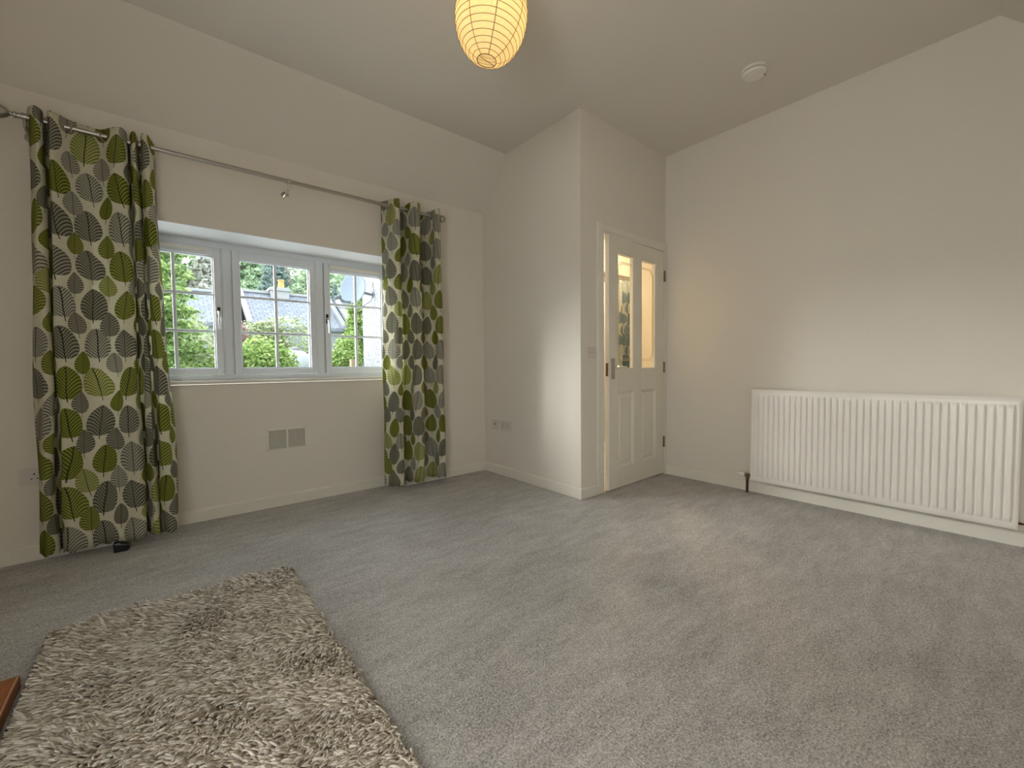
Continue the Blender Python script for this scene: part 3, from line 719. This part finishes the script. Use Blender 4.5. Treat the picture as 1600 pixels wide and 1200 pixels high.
def plant(name, label, cat, x, y, shape, n, size, mat, trunk_h, trunk_r=.06, seed=0, group=None, key=None, scale=1, rot=0, droop=0, gz=GZ):
    root = empty(name, (x, y, gz), label=label, cat=cat, group=group); root.scale = (scale,)*3; root.rotation_euler = (0, 0, rot)
    if key and key in crowns:
        for s in crowns[key]:
            c = s.copy(); COL.objects.link(c); c.parent = root
        return root
    V, F = leaves(n, shape, size, seed, droop); a = npmesh('crown', V, F, mat, root)
    b = MB().tube([(0, 0, 0), (.02, .01, trunk_h*.5), (0, 0, trunk_h)], [trunk_r, trunk_r*.8, trunk_r*.25], 8).build('trunk', 'bark', root)
    if key: crowns[key] = (a, b)
    return root
def at(s, y): return s*y
# near garden
plant('conifer', 'tall bright green conifer filling the left of the left casement', 'tree', at(-.045, 8.0), 8.0, cone(1.05, .1, 4.3, 15, 1, .45), 42000, .036, 'leaf_conifer', 4.0, .09, 11, droop=.3)
plant('shrub', 'bright green shrub low in the left casement', 'shrub', at(.085, 8.8), 8.8, blob(.75, .6, 0, 1.42, 9, 2), 9000, .038, 'leaf_bush', .9, .03, 12)
plant('shrub', 'yellow-green shrub beside the tall conifer, left casement', 'shrub', at(.052, 11.0), 11.0, blob(.75, .7, .3, 2.35, 9, 3), 9000, .045, 'leaf_pale', 1.6, .04, 13)
plant('shrub', 'spreading yellow-green shrub in the middle casement', 'shrub', at(.172, 13.0), 13.0, blob(1.05, .8, .2, 2.42, 9, 4), 15000, .042, 'leaf_pale', 1.9, .05, 14)
plant('shrub', 'dark red-leaved shrub at the left of the middle casement', 'shrub', at(.128, 11.5), 11.5, blob(.34, .5, .2, 2.30, 7, 5), 5000, .035, 'leaf_red', 1.6, .03, 15)
plant('shrub', 'bright green shrub along the bottom of the middle casement', 'shrub', at(.145, 8.2), 8.2, blob(.62, .5, 0, 1.62, 9, 6), 13000, .036, 'leaf_bush', .9, .03, 16)
plant('shrub', 'pale green shrub right of centre in the middle casement', 'shrub', at(.195, 9.2), 9.2, blob(.40, .45, 0, 1.55, 7, 7), 7000, .035, 'leaf_pale', .9, .03, 17)
plant('shrub', 'bright green shrub under the satellite dish', 'shrub', at(.305, 8.6), 8.6, blob(.42, .45, 0, 1.80, 8, 8), 11000, .034, 'leaf_bush', 1.1, .03, 18)
plant('conifer', 'narrow green conifer right beside the roughcast wall', 'tree', at(.362, 9.6), 9.6, cone(.42, .1, 3.3, 12, 2, .35), 12000, .036, 'leaf_bush', 2.8, .05, 19, droop=.2)
plant('shrub', 'grey-green shrub at the foot of the roughcast wall', 'shrub', at(.366, 8.4), 8.4, blob(.30, .35, 0, 1.36, 7, 9), 4500, .03, 'leaf_larch', .8, .02, 20)
# white tank with green panel
tk = empty('oil_tank', (at(.222, 9.9), 9.9, GZ), label='white dome-topped tank with green panel among the garden shrubs', cat='tank')
MB().lathe([(.36, 0), (.37, .9), (.36, 1.25), (.30, 1.48), (.16, 1.60), (.0001, 1.63)], (0, 0, 0), 'Z', 32).build('body', 'white_tank', tk, smooth=True)
MB().box(-.08, -.385, 1.02, .17, -.36, 1.20).build('panel', 'greenlab', tk, bevel=.004).rotation_euler = (0, 0, 0)
MB().lathe([(.10, 1.60), (.10, 1.67), (.03, 1.69), (.0001, 1.69)], (0, 0, 0), 'Z', 20).build('lid', 'stone', tk, smooth=True)
pst = MB().box(at(.3445, 7.9)-.05, 7.85, GZ, at(.3445, 7.9)+.05, 7.95, 1.14); tag(pst.build('fence_post', 'post', bevel=.01), 'short pale timber post between shrubs, right casement', 'post')

# roughcast wing with the satellite dish
wing = empty('house_wing', (2.70, 7.3, GZ), label='white roughcast house wing close outside the right casement', cat='building')
rel(MB().box(2.70, YO+.02, GZ, 6.2, 7.3, 3.6), (2.70, 7.3, GZ)).build('wall', 'roughcast', wing)
rel(MB().prism([(2.50, 3.55), (6.4, 3.55), (4.45, 5.2)], YO+.02, 7.5, 'Y'), (2.70, 7.3, GZ)).build('roof', 'slate', wing)
nrm = Vector((-.62, -.72, .30)).normalized(); C0 = Vector((.351*6.85, 6.85, .98+.183*6.85))
dish = empty('satellite_dish', C0, label='pale satellite dish on an arm fixed to the roughcast wall', cat='satellite dish')
qd = nrm.to_track_quat('Z', 'Y')
R_ = 8; NA = 36; v = []; f = []
for k in range(R_+1):
    r = k/R_
    for a in range(NA):
        th = 2*PI*a/NA; p = Vector((.205*r*math.cos(th), .272*r*math.sin(th), .05*r*r)); v.append(qd @ p)
for k in range(R_):
    for a in range(NA): f.append((k*NA+a, k*NA+(a+1) % NA, (k+1)*NA+(a+1) % NA, (k+1)*NA+a))
rf = MB().add(v, f).build('reflector', 'dish', dish, smooth=True); sm_ = rf.modifiers.new('t', 'SOLIDIFY'); sm_.thickness = .008
lnb = Vector((.312*6.55, 6.55, .98+.161*6.55))-C0
low = qd @ Vector((0, 0, .03)); 
b0 = Vector((.0, 0, -.20))
MB().tube([b0, b0.lerp(lnb, .55)+Vector((0, 0, -.03)), lnb], .012, 8).build('arm', 'dishdark', dish)
dd = (lnb*-1).normalized()
MB().tube([lnb-dd*.07, lnb+dd*.0, lnb+dd*.02, lnb+dd*.07], [.030, .030, .020, .034], 14).build('receiver_head', 'dishdark', dish, smooth=True)
wp = Vector((2.70, 6.85, .98+.178*6.75))-C0
MB().tube([qd @ Vector((0, 0, -.02)), wp+Vector((-.03, 0, 0)), wp], .020, 10).tube([wp+Vector((-.02, 0, .0)), wp], .05, 12).build('wall_bracket', 'dishdark', dish)
MB().tube([lnb-dd*.07, lnb+Vector((-.0, .05, -.14)), Vector((.05, -.03, -.33)), Vector((.14, 0, -.25)), wp+Vector((-.05, -.05, -.12)), wp+Vector((-.01, -.10, -.02)), wp+Vector((-.01, -.03, .20))], .006, 6).build('cable', 'dishdark', dish)

# cottages: walls, slate roof, skews, chimneys, windows
def cottage(name, label, x0, x1, y0, eave, ridge, depth, windows, chims, skews=True):
    root = empty(name, (x0, y0, GZ), label=label, cat='building'); L_ = (x0, y0, GZ)
    rel(MB().box(x0, y0, GZ, x1, y0+2*depth, eave), L_).build('wall', 'harl', root)
    # front and back slopes with uv in metres
    sl = math.hypot(depth+.2, ridge-eave)
    v = [(x0-.1, y0-.2, eave-.05), (x1+.1, y0-.2, eave-.05), (x1+.1, y0+depth, ridge), (x0-.1, y0+depth, ridge), (x1+.1, y0+2*depth+.2, eave-.05), (x0-.1, y0+2*depth+.2, eave-.05),
         (x0-.1, y0-.2, eave-.17), (x1+.1, y0-.2, eave-.17), (x1+.1, y0+depth, ridge-.12), (x0-.1, y0+depth, ridge-.12), (x1+.1, y0+2*depth+.2, eave-.17), (x0-.1, y0+2*depth+.2, eave-.17)]
    r = rel(MB().add(v, [(0,1,2,3),(3,2,4,5),(6,9,8,7),(9,11,10,8),(0,6,7,1),(5,4,10,11),(0,3,9,6),(3,5,11,9),(1,7,8,2),(2,8,10,4)]), L_).build('roof', 'slate', root)
    ul = r.data.uv_layers.new(name='UVMap')
    for lp in r.data.loops:
        c = r.data.vertices[lp.vertex_index].co; ul.data[lp.index].uv = (c.x, c.z*sl/(ridge-eave))
    rel(MB().box(x0-.1, y0+depth-.10, ridge-.02, x1+.1, y0+depth+.10, ridge+.10), L_).build('ridge', 'stone', root, bevel=.02)
    rel(MB().box(x0, y0-.26, eave-.20, x1, y0-.18, eave-.10), L_).build('gutter', 'dishdark', root)
    if skews:
        for x in (x0-.12, x1-.05):
            rel(MB().prism([(y0-.2, eave-.05), (y0-.2, eave+.10), (y0+depth, ridge+.17), (y0+depth, ridge)], x, x+.20), L_).build('skew', 'stone', root)
    for (wx, wz, ww, wh) in windows:
        wi = rel(MB().box(wx-.05, y0-.03, wz-.05, wx+ww+.05, y0, wz+wh+.05), L_).build('window', 'stone', root)
        rel(MB().box(wx, y0-.04, wz, wx+ww/2-.02, y0-.03, wz+wh).box(wx+ww/2+.02, y0-.04, wz, wx+ww, y0-.03, wz+wh), L_).build('pane', 'winglass', wi)
    for (cx, cw, top) in chims:
        yc = y0+depth; ch = rel(MB().box(cx-cw/2, yc-.35, ridge-.4, cx+cw/2, yc+.35, top).box(cx-cw/2-.06, yc-.41, top-.16, cx+cw/2+.06, yc+.41, top-.06), L_).build('chimney', 'stone', root)
        for dx in (.12,):
            rel(MB().lathe([(.14, 0), (.12, .32), (.14, .34), (.14, .40), (.10, .40)], (cx+dx, yc, top), 'Z', 14), L_).build('chimney_pot', 'pot', ch, smooth=True)
Y0 = 19.6
cottage('cottage', 'slate-roofed white cottage seen through the left casement', -3.0, 2.20, Y0, 2.80, 4.25, 2.4, [(.5, 1.4, .9, 1.0), (1.5, 1.3, .7, 1.1)], [])
cottage('cottage', 'slate-roofed white cottage with yellow chimney pots behind the middle casement', 2.75, 6.35, Y0+.1, 2.80, 4.42, 2.4, [(4.15, 1.55, .55, .8), (5.3, 1.5, .8, .9)], [(4.27, .75, 4.70)])
cottage('cottage', 'slate-roofed cottage behind the satellite dish, right casement', 6.62, 12.5, Y0-.8, 2.45, 4.25, 2.5, [(7.0, 1.2, .8, .9)], [])

# wooded hill
hv, hf = [], []
for j in range(14):
    for i in range(30):
        y = 30+j*5; x = -14+i*2.2; hv.append((x, y, GZ+max(0, (y-31))*.30+.4*math.sin(x*.3+j)))
for j in range(13):
    for i in range(29): hf.append((j*30+i, j*30+i+1, (j+1)*30+i+1, (j+1)*30+i))
M['hill'] = pbr('hill_grass', (.15, .21, .09), .9, c2=(.11, .17, .06), nscale=2)
hill = MB().add(hv, hf).build('hillside', 'hill', smooth=True); hill['kind'] = 'structure'
hrnd = random.Random(5); i = 0
kinds = [('green', cone(1.5, .4, 6.2, 11, 1, .75), 4500, .16, 'leaf_hill', 'conifer'), ('fir', cone(1.25, .4, 6.4, 12, 2, .9), 4500, .15, 'leaf_hill2', 'fir'),
         ('larch', cone(1.5, .8, 6.0, 9, 3, .6), 2600, .15, 'leaf_larch', 'larch'), ('broad', blob(1.8, 1.6, .8, 5.2, 12, 4), 4500, .15, 'leaf_hill', 'broadleaf_tree')]
lab = {'green': 'green conifer on the wooded hill behind the cottages', 'fir': 'bluish fir standing on the wooded hill', 'larch': 'pale wispy larch on the wooded hill', 'broad': 'rounded green tree on the wooded hill'}
for (yy, s0, s1, n, sc) in ((33, -.06, .46, 15, 1.0), (38, -.06, .46, 14, 1.15), (44, -.05, .46, 12, 1.3), (51, -.05, .46, 11, 1.35)):
    for k in range(n):
        s = s0+(s1-s0)*(k+.5+hrnd.uniform(-.3, .3))/n
        kd = kinds[0] if s < .19 and hrnd.random() < .6 else kinds[hrnd.choice([0, 1, 1, 2, 3])]
        if .05 < s < .10 and yy < 40: kd = kinds[2]
        sc2 = sc*(1.2 if s < .19 else .86 if s < .26 else 1.05)
        y = yy+hrnd.uniform(-1, 1); gz = GZ+max(0, y-31)*.30
        plant(kd[5], lab[kd[0]], 'tree', s*y, y, kd[1], kd[2], kd[3], kd[4], 5.5, .12, 30, group='hill trees, '+kd[0], key=kd[0], scale=sc2*hrnd.uniform(.85, 1.1), rot=hrnd.uniform(0, 6), droop=.3, gz=gz)
